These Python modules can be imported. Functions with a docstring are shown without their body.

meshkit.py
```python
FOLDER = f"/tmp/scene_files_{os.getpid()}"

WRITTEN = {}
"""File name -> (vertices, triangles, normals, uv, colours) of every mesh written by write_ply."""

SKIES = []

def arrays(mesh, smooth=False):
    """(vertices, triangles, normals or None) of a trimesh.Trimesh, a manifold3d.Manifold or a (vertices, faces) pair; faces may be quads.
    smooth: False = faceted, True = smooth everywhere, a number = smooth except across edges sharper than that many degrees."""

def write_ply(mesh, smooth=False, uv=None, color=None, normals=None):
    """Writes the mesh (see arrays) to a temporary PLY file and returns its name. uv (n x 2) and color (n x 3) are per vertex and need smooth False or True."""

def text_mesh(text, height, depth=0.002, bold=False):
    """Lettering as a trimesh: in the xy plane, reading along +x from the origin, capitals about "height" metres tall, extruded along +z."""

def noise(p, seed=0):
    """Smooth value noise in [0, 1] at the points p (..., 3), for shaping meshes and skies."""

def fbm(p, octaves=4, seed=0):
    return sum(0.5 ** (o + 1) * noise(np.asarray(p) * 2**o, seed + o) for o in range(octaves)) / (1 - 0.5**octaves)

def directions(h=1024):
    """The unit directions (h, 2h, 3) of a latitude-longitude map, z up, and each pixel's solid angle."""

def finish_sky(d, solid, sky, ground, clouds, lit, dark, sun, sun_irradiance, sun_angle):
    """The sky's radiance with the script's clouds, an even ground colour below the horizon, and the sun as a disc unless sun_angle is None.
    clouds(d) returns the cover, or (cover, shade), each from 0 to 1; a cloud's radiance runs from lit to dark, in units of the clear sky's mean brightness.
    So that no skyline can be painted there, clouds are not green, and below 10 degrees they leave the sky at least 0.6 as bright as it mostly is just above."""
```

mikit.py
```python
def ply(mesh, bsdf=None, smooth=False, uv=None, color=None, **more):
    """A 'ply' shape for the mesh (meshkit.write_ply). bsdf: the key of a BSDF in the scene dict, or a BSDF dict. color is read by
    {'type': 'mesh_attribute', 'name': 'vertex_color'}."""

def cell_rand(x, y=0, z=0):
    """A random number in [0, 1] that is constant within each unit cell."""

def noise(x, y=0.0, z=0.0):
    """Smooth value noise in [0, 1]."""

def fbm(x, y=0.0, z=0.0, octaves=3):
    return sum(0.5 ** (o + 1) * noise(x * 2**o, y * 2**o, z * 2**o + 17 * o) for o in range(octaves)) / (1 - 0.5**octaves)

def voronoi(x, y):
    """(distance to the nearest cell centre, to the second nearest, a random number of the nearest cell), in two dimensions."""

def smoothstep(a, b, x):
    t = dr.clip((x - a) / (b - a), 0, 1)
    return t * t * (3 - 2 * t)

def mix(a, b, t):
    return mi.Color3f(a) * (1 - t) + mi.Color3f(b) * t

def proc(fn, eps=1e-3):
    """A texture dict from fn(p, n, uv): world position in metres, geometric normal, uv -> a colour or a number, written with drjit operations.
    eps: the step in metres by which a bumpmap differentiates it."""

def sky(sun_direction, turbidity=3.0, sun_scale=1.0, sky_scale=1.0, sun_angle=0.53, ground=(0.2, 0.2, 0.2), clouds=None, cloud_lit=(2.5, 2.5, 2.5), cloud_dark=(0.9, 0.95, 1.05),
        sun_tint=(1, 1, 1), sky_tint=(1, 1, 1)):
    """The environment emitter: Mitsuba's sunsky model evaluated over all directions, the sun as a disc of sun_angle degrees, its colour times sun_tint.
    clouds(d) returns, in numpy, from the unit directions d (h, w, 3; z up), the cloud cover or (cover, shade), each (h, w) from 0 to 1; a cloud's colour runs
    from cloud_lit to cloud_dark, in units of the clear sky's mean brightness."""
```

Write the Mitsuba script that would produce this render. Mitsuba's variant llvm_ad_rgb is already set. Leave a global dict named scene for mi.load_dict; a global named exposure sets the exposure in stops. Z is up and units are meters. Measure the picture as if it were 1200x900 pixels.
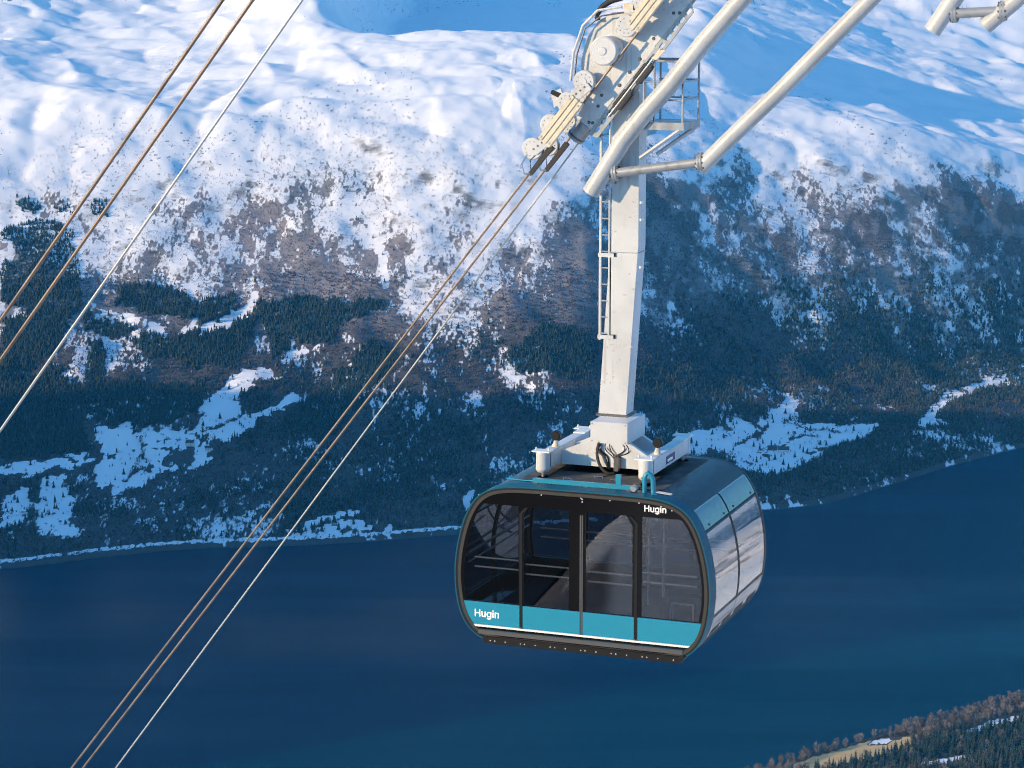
"""Aerial tramway car above a fjord in winter. Units are metres, z up, the camera looks along +y."""
import math, random
import numpy as np, trimesh, shapely, mitsuba as mi, drjit as dr
import mikit, meshkit
from mikit import proc, noise, fbm as pfbm, smoothstep, mix, voronoi

T = mi.ScalarTransform4f
scene, labels = {}, {}
# ------------------------------------------------------------------ camera, sky, exposure
PITCH = math.radians(10.0)
EYE = [0.0, 0.0, 950.0]
scene['camera'] = {'type': 'perspective', 'fov': 24.0, 'fov_axis': 'x', 'near_clip': 0.5, 'far_clip': 60000.0,
                   'to_world': T().look_at(origin=EYE, target=[0, math.cos(PITCH), EYE[2] - math.sin(PITCH)], up=[0, 0, 1]),
                   'medium': {'type': 'ref', 'id': 'air'}}
SUN_AZ, SUN_EL = math.radians(66), math.radians(15.5)
scene['sky'] = mikit.sky([-math.sin(SUN_AZ) * math.cos(SUN_EL), -math.cos(SUN_AZ) * math.cos(SUN_EL), math.sin(SUN_EL)],
                         turbidity=3, sun_scale=1.04, sky_scale=1.35, sky_tint=(0.5, 0.98, 1.40), sun_tint=(1.0, 1.0, 1.12), ground=(0.3, 0.32, 0.36))
exposure = 2.55
AIR = 2.1e-5
scene['air'] = {'type': 'homogeneous', 'albedo': {'type': 'rgb', 'value': [0.05, 0.50, 0.97]}, 'sigma_t': AIR}

# ------------------------------------------------------------------ helpers
def numbered(key):
    if key not in scene and not any(k.startswith(key + '__') for k in scene) and key not in labels:
        return key
    n = 1
    while True:
        k = f'{key}_{n:03d}'
        if k not in scene and k not in labels and not any(q.startswith(k + '__') for q in scene):
            return k
        n += 1
def rgb(*c):
    return {'type': 'rgb', 'value': list(c if len(c) > 1 else (c[0],) * 3)}
def mat(name, col, rough=.5, metal=0., **kw):
    d = {'type': 'principled', 'base_color': col if isinstance(col, dict) else rgb(*col), 'roughness': rough, 'metallic': metal}
    d.update(kw)
    scene['m_' + name] = {'type': 'twosided', 'bsdf': d}
    return 'm_' + name
def add(key, mesh, m, smooth=False, **kw):
    key = numbered(key)
    scene[key] = mikit.ply(mesh, m, smooth=smooth, **kw)
    return key
def thing(key, label, cat, group=None):
    key = numbered(key)
    labels[key] = {'label': label, 'category': cat}
    if group:
        labels[key]['group'] = group
    return key
cat_ = trimesh.util.concatenate

# ---- TERRAIN (copied into scene.py) ----
def interp(x, pts):
    pts = np.asarray(pts, float)
    return np.interp(x, pts[:, 0], pts[:, 1])
def sstep(a, b, x):
    t = np.clip((x - a) / (b - a), 0, 1)
    return t * t * (3 - 2 * t)
FAR_SHORE = [(-12000, 3700), (-4200, 3300), (-2500, 3500), (-1500, 3560), (-826, 3690), (-560, 3830), (-280, 3868), (-110, 3930), (200, 4010), (433, 4115), (533, 4134), (625, 4241), (760, 4400), (945, 4603), (1300, 4950), (2000, 5600), (3500, 7000), (12000, 14000)]
NEAR_SHORE = [(-12000, 1000), (-3500, 2500), (-2500, 2700), (-1500, 2450), (-600, 2380), (-100, 2450), (150, 2600), (265, 2715), (415, 2835), (645, 3010), (1000, 3220), (1600, 3600), (3000, 5000), (12000, 12000)]
FAR_P = [(-9000, -60), (-400, -40), (-30, -6), (0, 0), (12, 5), (60, 16), (150, 40), (250, 82), (400, 160), (600, 268), (800, 372), (1000, 470), (1300, 585), (1700, 680), (2300, 800), (3000, 905), (4500, 1060), (7000, 1190), (20000, 1300)]
NEAR_P = [(-9000, -60), (-300, -40), (-20, -5), (0, 0), (10, 5), (100, 10), (160, 13), (300, 34), (600, 105), (1200, 330), (1700, 540), (2100, 745), (2350, 835), (2440, 880), (2475, 915), (2490, 936), (2540, 939), (3500, 960), (6000, 1100), (15000, 1200)]
def smooth_interp(x, pts, w):
    return sum(interp(x + o * w, pts) for o in (-1, -.5, 0, .5, 1)) / 5
def P3(x, y, s, z=0.0):
    return np.stack([x / s, y / s, np.full_like(x, z)], -1)
def shore_s(x, y):
    ys = smooth_interp(x, FAR_SHORE, 60)
    slope = (smooth_interp(x + 40, FAR_SHORE, 60) - smooth_interp(x - 40, FAR_SHORE, 60)) / 80
    n = np.sqrt(1 + np.minimum(slope * slope, 1.2))
    low = (y - ys) / n
    turn = .75 * 90 * np.logaddexp(0, (x - 180) / 90)
    mid = (y - 4010 - .16 * x - turn) / 1.28
    high = (y - 4010 - .16 * x - 120 * sstep(-300, 900, x)) * .97
    k = sstep(60, 330, low)
    m = low * (1 - k) + mid * k
    k = sstep(470, 1250, .5 * (mid + high))
    return m * (1 - k) + high * k
def fbm(p, o, seed):
    return meshkit.fbm(p, o, seed) - .5
def height(x, y):
    x, y = np.asarray(x, float), np.asarray(y, float)
    s = shore_s(x, y)
    wob = 60 * fbm(P3(x, y, 380), 3, 3) + 14 * fbm(P3(x, y, 60), 2, 9)
    s1 = s + wob * sstep(-20, 400, s) * 2.2 + 10 * fbm(P3(x, y, 90), 3, 4)
    far = smooth_interp(s1 + 400 * sstep(300, 1200, x) * interp(s, [(0, 0), (700, 1), (3000, .6)]), FAR_P, 8)
    up = sstep(350, 1300, s)                        # rolling ground of the high plateau
    w1 = x + 160 * fbm(P3(x, y, 700), 2, 21); w2 = y + 160 * fbm(P3(x, y, 700), 2, 22)
    hum = np.abs(2 * meshkit.noise(np.stack([(w1 + .22 * w2) / 420, w2 / 1150, w2 * 0], -1), 31) - 1)
    hum2 = np.abs(2 * meshkit.noise(np.stack([(w1 + .3 * w2) / 150, w2 / 330, w2 * 0], -1), 33) - 1)
    calm = .35 + .65 * meshkit.noise(P3(x, y, 600), 35)
    lows = .45 + .55 * sstep(800, 1500, s)
    far = far + up * (120 * fbm(P3(w1, w2, 1300), 2, 5) + lows * (50 * (.4 - hum) + calm * 20 * (np.abs(2 * meshkit.noise(P3(w1, w2, 118), 36) - 1) - .4) + calm * 19 * (.45 - hum2)) + calm * 11 * fbm(P3(w1, w2, 85), 3, 6) + 3.2 * fbm(P3(x, y, 22), 2, 8))
    far = far + sstep(60, 250, s) * (1 - up) * (26 * fbm(P3(x, y, 180), 3, 12) + 9 * fbm(P3(x, y, 45), 3, 13))
    far = far - interp(x, [(150, 0), (350, 45), (1200, 300), (1800, 390)]) * interp(s, [(120, 0), (420, .75), (650, .9), (950, .72), (1350, .66), (1900, .95), (2300, 1), (2800, .9), (4800, .4)])
    # a spur and the shaded bowl behind it, high on the plateau
    far = far + 95 * np.exp(-((x + 520) / 150) ** 2) * sstep(5800, 6300, y) * (1 - sstep(7800, 8500, y))
    bowl = sstep(-500, -320, x + 60 * fbm(P3(x, y, 300), 2, 45)) * (1 - sstep(250, 650, x)) * sstep(5900, 6250, y + 200 * fbm(P3(x, y, 250), 2, 46)) * (1 - sstep(8200, 9200, y))
    far = far * (1 - .9 * bowl) + .9 * bowl * (interp(y, [(5900, 700), (6300, 672), (8000, 800), (9200, 920)]) + 10 * fbm(P3(x, y, 240), 3, 47))
    for (cx, cy, rx, ry, ang, hh) in BUMPS:
        c, sn = math.cos(ang), math.sin(ang)
        u = ((x - cx) * c + (y - cy) * sn) / rx; v = (-(x - cx) * sn + (y - cy) * c) / ry
        far = far + hh * np.exp(-(u * u + v * v)) * sstep(150, 900, s)
    far = np.where(s > 5, np.maximum(far, 2 + .10 * np.minimum(s, 500)), far)
    yn = smooth_interp(x, NEAR_SHORE, 60)
    s2 = (yn - y) + 24 * fbm(P3(x, y, 120), 3, 14)
    near = smooth_interp(s2, NEAR_P, 3) + sstep(250, 800, s2) * (1 - sstep(2200, 2400, s2)) * (70 * fbm(P3(x, y, 260), 4, 15) - 20)
    # the summit under the station is a knoll; to the left behind it the ground falls into a wooded valley
    drop = np.maximum(0, -15 - x + .12 * y + 6 * fbm(P3(x, y, 14), 3, 43))
    near = np.where((y < 1500) & (drop > 0), np.minimum(near, np.maximum(938 - .85 * drop, 160 + .05 * drop)), near)
    # the mountain across the side valley on the left, which shades the fjord
    t = .914 * x + .407 * y; L = .407 * x - .914 * y
    crest = interp(L + 120 * fbm(P3(x, y, 500), 2, 41), RIDGE) * (1 + .12 * fbm(P3(L, L * 0, 130), 3, 42))
    rid = crest * (1 - np.clip(np.abs(t - RIDGE_T) / 1500, 0, 1)) ** .8 + 80 * fbm(P3(x, y, 400), 4, 17) * sstep(300, 900, crest) - 40
    rid = np.where(np.abs(t - RIDGE_T) < 1500, rid, -60)
    return np.maximum(np.maximum(far, near), rid)
BUMPS = [(440, 6300, 200, 420, 0, 105)]
RIDGE_T = -2000.
RIDGE = [(-6500, 0), (-5200, 600), (-4700, 900), (-4350, 1060), (-4100, 1310), (-3873, 1530), (-3600, 1580), (-3200, 1620), (-2900, 1400), (-2700, 900), (-2520, 300), (-2450, 0)]
def grow(a, b, d0, d1):
    out, v, d = [], a, d0
    n = int(np.ceil(2 * abs(b - a) / (d0 + d1)))
    st = np.linspace(d0, d1, n); st *= abs(b - a) / st.sum()
    return a + np.sign(b - a) * np.cumsum(st)
def grid_lines():
    xs = np.concatenate([np.arange(-1250, 1251, 6.25), grow(1250, 2200, 7, 24), grow(2200, 12000, 24, 500), grow(-1250, -2200, 7, 24), grow(-2200, -12000, 24, 500), np.arange(-60, 61, 3.) + .7])
    ys = np.concatenate([np.arange(3620, 5300, 6.25), grow(5300 - 6, 7600, 6.5, 13), grow(7600, 22000, 13, 300), np.arange(2560, 3300, 10.), grow(3300, 3615, 40, 40), grow(2550, 60, 12, 60), np.arange(-80, 60, 3.), grow(-80, -12000, 10, 600)])
    return np.unique(np.round(xs, 2)), np.unique(np.round(ys, 2))
def terrain_mesh():
    xs, ys = grid_lines()
    X, Y = np.meshgrid(xs, ys)
    Z = height(X, Y)
    ny, nx = X.shape
    i = np.arange(nx * ny).reshape(ny, nx)
    q = np.stack([i[:-1, :-1], i[:-1, 1:], i[1:, 1:], i[1:, :-1]], -1).reshape(-1, 4)
    return np.stack([X, Y, Z], -1).reshape(-1, 3), q, (xs, ys, Z)

CLEAR = [[(-755, 4280), (-722, 4273), (-696, 4298), (-672, 4249), (-654, 4259), (-626, 4283), (-593, 4292), (-553, 4252), (-533, 4232), (-556, 4211), (-598, 4181), (-630, 4141), (-650, 4093), (-673, 4078), (-682, 4017), (-695, 4076), (-718, 4085), (-732, 4141), (-724, 4190), (-743, 4244)], [(-582, 4367), (-550, 4432), (-543, 4470), (-517, 4497), (-487, 4516), (-436, 4523), (-446, 4508), (-475, 4478), (-481, 4456), (-509, 4444), (-506, 4389), (-489, 4379), (-446, 4416), (-403, 4476), (-397, 4439), (-436, 4402), (-473, 4370), (-476, 4327), (-512, 4295), (-544, 4311), (-554, 4354)], [(-445, 4535), (-420, 4591), (-377, 4615), (-377, 4606), (-411, 4581), (-433, 4534)], [(318, 4465), (440, 4627), (504, 4631), (540, 4741), (560, 4758), (606, 4739), (570, 4689), (523, 4630), (576, 4638), (635, 4685), (726, 4657), (719, 4632), (680, 4578), (610, 4485), (566, 4406), (521, 4310), (466, 4264), (423, 4309), (397, 4393), (317, 4363)], [(797, 4670), (846, 4791), (899, 4945), (981, 5052), (1072, 5143), (1069, 5106), (990, 5004), (900, 4851), (849, 4726), (872, 4693), (815, 4657)], [(-381, 3879), (-314, 3922), (-273, 3954), (-215, 3942), (-197, 3926), (-248, 3902), (-366, 3866)], [(-819, 4641), (-737, 4651), (-659, 4599), (-617, 4659), (-614, 4629), (-665, 4582), (-744, 4614)], [(-1024, 4794), (-996, 4773), (-972, 4736), (-1011, 4724)], [(-992, 4625), (-958, 4619), (-924, 4593), (-984, 4578)], [(-586, 4295), (-571, 4337), (-550, 4359), (-472, 4366), (-474, 4325), (-503, 4290), (-536, 4264), (-555, 4265)], [(-280, 4928), (-256, 4855), (-245, 4764), (-259, 4762), (-277, 4856), (-316, 4939), (-344, 4969), (-332, 4977)]]
SPRUCE = [[(-1027, 4811), (-982, 4846), (-933, 4863), (-884, 4826), (-858, 4731), (-836, 4639), (-850, 4601), (-866, 4481), (-925, 4434), (-952, 4413)], [(-775, 4714), (-709, 4726), (-649, 4715), (-613, 4700), (-619, 4650), (-683, 4652), (-735, 4666), (-776, 4664)], [(-831, 4625), (-746, 4632), (-716, 4590), (-789, 4583), (-830, 4590)], [(-613, 4700), (-558, 4733), (-530, 4706), (-502, 4673), (-507, 4585), (-527, 4510), (-623, 4505), (-709, 4540), (-737, 4569), (-612, 4617)], [(-522, 4706), (-407, 4745), (-338, 4722), (-251, 4743), (-249, 4705), (-334, 4665), (-344, 4614), (-422, 4616), (-502, 4673)], [(-485, 4673), (-444, 4684), (-428, 4584), (-460, 4547)], [(-810, 4556), (-781, 4558), (-742, 4348), (-758, 4289), (-791, 4376)], [(-838, 4394), (-579, 4470), (-567, 4374), (-617, 4330), (-677, 4265), (-755, 4290)], [(-1009, 4902), (-965, 4907), (-963, 4873), (-1001, 4873)], [(-934, 4911), (-904, 4919), (-895, 4885), (-926, 4879)], [(-861, 4912), (-824, 4914), (-824, 4891), (-855, 4890)], [(-952, 4413), (-848, 4454), (-787, 4324), (-751, 4199), (-817, 4184), (-905, 4169)], [(-397, 4448), (-266, 4630), (-214, 4582), (-287, 4427), (-342, 4300), (-424, 4357)], [(-17, 4621), (68, 4720), (169, 4720), (149, 4611), (33, 4583)]]
HOUSES = [(-578.6, 4247.0), (-545.9, 4241.9), (-503.8, 4249.3), (513.8, 4468.9), (494.7, 4487.1), (-171.1, 3919.1)]
FIELD = [[(346, 2753), (399, 2802), (446, 2841), (491, 2842), (484, 2796), (440, 2765), (396, 2742), (361, 2708), (326, 2713)]]
NEARSNOW = [[(554, 2857), (600, 2903), (649, 2933), (644, 2909), (579, 2853)], [(485, 2734), (540, 2757), (544, 2721), (489, 2695)], [(427, 2820), (452, 2844), (482, 2835), (453, 2816)]]
SHEDS = [(554.8, 4572.1)]
HEDGES = [[(424, 4478), (450, 4526), (485, 4585), (494, 4611)], [(552, 4636), (583, 4616), (616, 4636), (639, 4601)], [(-668, 4251), (-658, 4215), (-665, 4175), (-674, 4135)], [(-679, 4119), (-656, 4170)], [(535, 4558), (572, 4590), (596, 4584)], [(-558, 4293), (-527, 4319), (-491, 4395)]]
TRACKS = [[(-739, 4186), (-685, 4212), (-612, 4235), (-561, 4250)], [(-657, 4230), (-616, 4266), (-557, 4287)], [(315, 4358), (401, 4431), (484, 4465)], [(488, 4466), (545, 4572), (574, 4681)]]
SOFT = [[(-902, 4155), (-815, 4169), (-758, 4192), (-742, 4167), (-809, 4136), (-893, 4108)], [(-822, 4111), (-783, 4110), (-749, 4015), (-712, 3839), (-767, 3820), (-806, 3966)], [(-878, 4035), (-849, 4074), (-821, 4025), (-809, 3907), (-838, 3839)], [(-610, 4625), (-565, 4669), (-508, 4736), (-500, 4720), (-551, 4633), (-594, 4604)], [(-88, 4057), (-72, 4114), (-57, 4102), (-76, 4016)], [(-383, 3904), (-364, 3926), (-261, 3996), (-253, 3978), (-355, 3906)]]

# ------------------------------------------------------------------ landscape materials
def brown_speckle(p, dens, k):
    # how much of the snow is hidden by twigs, boulders and heather: specks at the size of single birches
    a = .30 * noise(p.x / 17, p.y / 60, p.z / 34) + .34 * noise(p.x / 7.5, p.y / 28, p.z / 14 + 7) + .36 * noise(p.x / 3.2, p.y / 13, p.z / 6.5 + 3)
    return smoothstep(-.055, .055, dens * .70 + .11 - a)
def land_color(p, n, uv):
    dens, kind = uv.x, uv.y
    fine = pfbm(p.x / 2.2, p.y / 3.5, p.z / 2.5, octaves=2)
    snow = mix((.80, .81, .83), (.88, .88, .89), pfbm(p.x / 40, p.y / 70, p.z / 40, octaves=3))
    twig = mix((.085, .062, .070), (.155, .118, .120), pfbm(p.x / 9, p.y / 30, p.z / 16, octaves=2))
    twig = mix(twig, (.05, .052, .055), smoothstep(.45, .7, noise(p.x / 60, p.y / 200, 1.0)) * .7)
    low = smoothstep(290, 200, p.z)
    twig = mix(twig, mix((.026, .028, .030), (.060, .054, .052), fine), low)
    c = mix(snow, twig, brown_speckle(p, dens, 0) * (.80 + .15 * low))
    # bare rock on the steepest bits
    rock = smoothstep(.80, .68, n.z + .12 * (pfbm(p.x / 10, p.y / 24, p.z / 14, octaves=3) - .5)) * smoothstep(.35, .55, pfbm(p.x / 22, p.y / 50, p.z / 30, octaves=3))
    c = mix(c, mix((.06, .06, .065), (.14, .13, .125), fine), rock * .85 * smoothstep(620, 540, p.z))
    # far up: a few dark stones poking through the snow
    st = smoothstep(.80, .83, noise(p.x / 4.5, p.y / 16, p.z / 5)) * smoothstep(.70, .82, noise(p.x / 130, p.y / 300, 3.0)) * (1 - dens)
    c = mix(c, (.06, .06, .065), st * .8)
    # pasture and leafless wood floor on the near shore
    grass = mix((.50, .35, .16), (.66, .49, .27), pfbm(p.x / 30, p.y / 12, 0, octaves=4))
    c = mix(c, grass, smoothstep(.6, .8, kind))
    floor = mix((.045, .038, .03), (.11, .08, .06), fine)
    c = mix(c, floor, smoothstep(.25, .4, kind) * smoothstep(.75, .6, kind))
    # tide line
    beach = mix((.04, .04, .038), (.10, .095, .09), fine)
    return mix(c, beach, smoothstep(3.2, 1.6, p.z + 2 * fine))
scene['m_land'] = {'type': 'twosided', 'bsdf': {'type': 'diffuse', 'reflectance': proc(land_color)}}

def in_polys(polys, X, Y):
    out = np.zeros(X.shape, bool)
    for q in polys:
        g = shapely.Polygon(q).buffer(0)
        x0, y0, x1, y1 = g.bounds
        m = (X > x0) & (X < x1) & (Y > y0) & (Y < y1)
        if m.any():
            out[m] |= shapely.contains_xy(g, X[m], Y[m])
    return out
def warp(X, Y, a=9.):
    return X + a * (2 * fbm(P3(X, Y, 34), 3, 61) + .9 * fbm(P3(X, Y, 9), 2, 63)), Y + 2.5 * a * (2 * fbm(P3(X, Y, 40), 3, 62) + .9 * fbm(P3(X, Y, 10), 2, 64))
LINES = [list(shapely.LineString(q).buffer(3.5 if k < len(HEDGES) else 1.6).exterior.coords) for k, q in enumerate(HEDGES + TRACKS)]
def scrub_density(X, Y, Z):
    n1 = fbm(P3(X, Y * .6, 420), 4, 51); n2 = fbm(np.stack([X / 60, Y / 170, X * 0], -1), 4, 52)
    d = .57 * sstep(545, 375, Z + 230 * n1) + .12 * sstep(650, 560, Z + 200 * n1)
    n3 = fbm(P3(X, Y, 150), 3, 55)
    d = d * np.clip(1 + 1.0 * n2 + 1.5 * n3, .3, 2) + .2 * (n2 + n3) * sstep(650, 480, Z)
    d = d * (1 - sstep(5600, 5900, Y))
    d = d - .25 * sstep(.10, .3, fbm(P3(X, Y, 95), 3, 54)) * sstep(200, 350, Z)
    d = d + .16 * sstep(260, 170, Z + 60 * n1)
    xx, yy = warp(X, Y)
    d = np.where(in_polys(CLEAR, xx, yy), .09 + .62 * sstep(.04, .24, fbm(P3(X, Y * .6, 34), 4, 57)), d)
    d = np.where(in_polys(SOFT, xx, yy), .16 + 1.5 * np.clip(fbm(P3(X, Y * .5, 26), 4, 66), -.1, .5), d)
    d = np.where(in_polys(LINES, X, Y), .75, d)
    d = np.where(shore_road(X, Y, Z), .26, d)
    # rock bands and heath on the steep ground below the station
    yn = smooth_interp(X, NEAR_SHORE, 60)
    band = np.clip(.30 + 2.6 * fbm(np.stack([X / 260, Y / 260, Z / 17 + 1.5 * fbm(P3(X, Y, 120), 2, 58)], -1), 3, 59), 0, 1)
    d = np.where((yn - Y > 500) & (X > -25) & (Z < 934), band, d)
    return np.clip(d, 0, 1)
def shore_road(X, Y, Z):
    return (Z > 6.0) & (Z < 8.6) & (X < 150) & (Y > 3400)
def land_kind(X, Y):
    yn = smooth_interp(X, NEAR_SHORE, 60)
    k = np.where((yn - Y > -40) & (Y < 3400) & (X > -200) & (yn - Y < 1100), .5, 0.)
    xx, yy = warp(X, Y, 4)
    k = np.where(in_polys(FIELD, xx, yy), 1., k)
    k = np.where((X < -25) & (Y < 1500) & (X > -2600), .5, k)
    return np.where(in_polys(NEARSNOW, xx, yy), 0., k)

verts, quads, (GX, GY, GZ) = terrain_mesh()
dens = scrub_density(verts[:, 0], verts[:, 1], verts[:, 2])
kind = land_kind(verts[:, 0], verts[:, 1])
dens = np.where(in_polys(NEARSNOW, verts[:, 0], verts[:, 1]), .15, dens)
scene['hillside'] = mikit.ply((verts, quads), 'm_land', smooth=True, uv=np.stack([dens, kind], -1))
labels['hillside'] = {'label': 'snow covered mountain slopes with birch scrub rising from the fjord', 'category': 'mountain', 'kind': 'structure'}
def ground(x, y):
    # height of the terrain sheet, bilinear in its grid
    x, y = np.atleast_1d(np.asarray(x, float)), np.atleast_1d(np.asarray(y, float))
    i = np.clip(np.searchsorted(GX, x) - 1, 0, len(GX) - 2); j = np.clip(np.searchsorted(GY, y) - 1, 0, len(GY) - 2)
    u = (x - GX[i]) / (GX[i + 1] - GX[i]); v = (y - GY[j]) / (GY[j + 1] - GY[j])
    return (GZ[j, i] * (1 - u) + GZ[j, i + 1] * u) * (1 - v) + (GZ[j + 1, i] * (1 - u) + GZ[j + 1, i + 1] * u) * v

# water
def water_height(p, n, uv):
    return .30 * pfbm(p.x / 26, p.y / 11, 0, octaves=4) + .05 * noise(p.x / 2.5, p.y / 1.6)
def water_rough(p, n, uv):
    return .18 + .16 * smoothstep(.35, .65, pfbm(p.x / 700 + .3 * p.y / 700, p.y / 240, 5.0, octaves=3))
def water_body(p, n, uv):
    # silt and plankton: faint long streaks along the fjord
    k = pfbm(p.x / 900 + .25 * p.y / 300, p.y / 130, 2.0, octaves=4)
    return mix((.0003, .0245, .052), (.0005, .030, .061), smoothstep(.35, .65, k))
scene['m_water'] = {'type': 'bumpmap', 'arbitrary': proc(water_height, eps=.4), 'scale': 1.0,
                    'bsdf': {'type': 'principled', 'base_color': proc(water_body), 'roughness': proc(water_rough), 'eta': 1.06}}
gv, gf = np.meshgrid(np.linspace(-11000, 11000, 23), np.linspace(-2000, 14000, 17))
gi = np.arange(gv.size).reshape(gv.shape)
gq = np.stack([gi[:-1, :-1], gi[:-1, 1:], gi[1:, 1:], gi[1:, :-1]], -1).reshape(-1, 4)
wv = np.stack([gv.ravel(), gf.ravel(), gv.ravel() * 0], -1)
scene['water'] = mikit.ply((wv, gq), 'm_water', smooth=True, uv=wv[:, :2])
labels['water'] = {'label': 'dark blue water of the fjord', 'category': 'fjord', 'kind': 'structure'}
scene['haze'] = {'type': 'cube', 'to_world': T().translate([0, 3500, 1150]).scale([13500, 19500, 1230]), 'bsdf': {'type': 'null'}, 'interior': {'type': 'ref', 'id': 'air'}}
labels['haze'] = {'label': 'thin blue winter haze over the fjord', 'category': 'haze', 'kind': 'stuff'}

# ------------------------------------------------------------------ trees
rng = np.random.default_rng(7)
mat('needles', (.012, .028, .026), .9)
mat('needles_pale', (.040, .044, .032), .9)
mat('bark', (.07, .055, .045), .9)
mat('twigs', (.185, .160, .148), .95)
mat('twigs_dark', (.11, .095, .088), .95)
mat('shrub', (.090, .068, .072), .95)
def far_spruce(seed):
    # ragged cone of three whorls, each a fan of drooping boughs; unit height
    r = np.random.default_rng(seed)
    V, Fc = [], []
    for z0, z1, rad in ((.06, .58, .25), (.34, .80, .18), (.60, 1.0, .115)):
        n = 6
        a = np.arange(n) * 2 * np.pi / n + r.uniform(0, 6)
        rr = rad * r.uniform(.65, 1.25, n)
        base = len(V)
        V.append((r.normal(0, .01), r.normal(0, .01), z1))
        for k in range(n):
            V.append((rr[k] * math.cos(a[k]), rr[k] * math.sin(a[k]), z0 + r.uniform(-.05, .05)))
        for k in range(n):
            Fc.append((base, base + 1 + k, base + 1 + (k + 1) % n))
    return np.array(V), np.array(Fc)
def far_birch(seed):
    # a leafless crown: a few upright sprays of twigs; unit height
    r = np.random.default_rng(seed)
    V, Fc = [], []
    for k in range(3):
        a, t = r.uniform(0, 6.28), r.uniform(.05, .34)
        d = np.array([math.cos(a) * t, math.sin(a) * t, r.uniform(.55, 1.0)])
        w = r.uniform(.06, .16); b = a + 1.57 + r.uniform(-.6, .6)
        s = np.array([math.cos(b) * w, math.sin(b) * w, 0])
        o = d * .25
        i = len(V)
        V += [o, o + (d - o) * .6 + s, d, o + (d - o) * .6 - s]
        Fc += [(i, i + 1, i + 2), (i, i + 2, i + 3)]
    return np.array(V), np.array(Fc)
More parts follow.
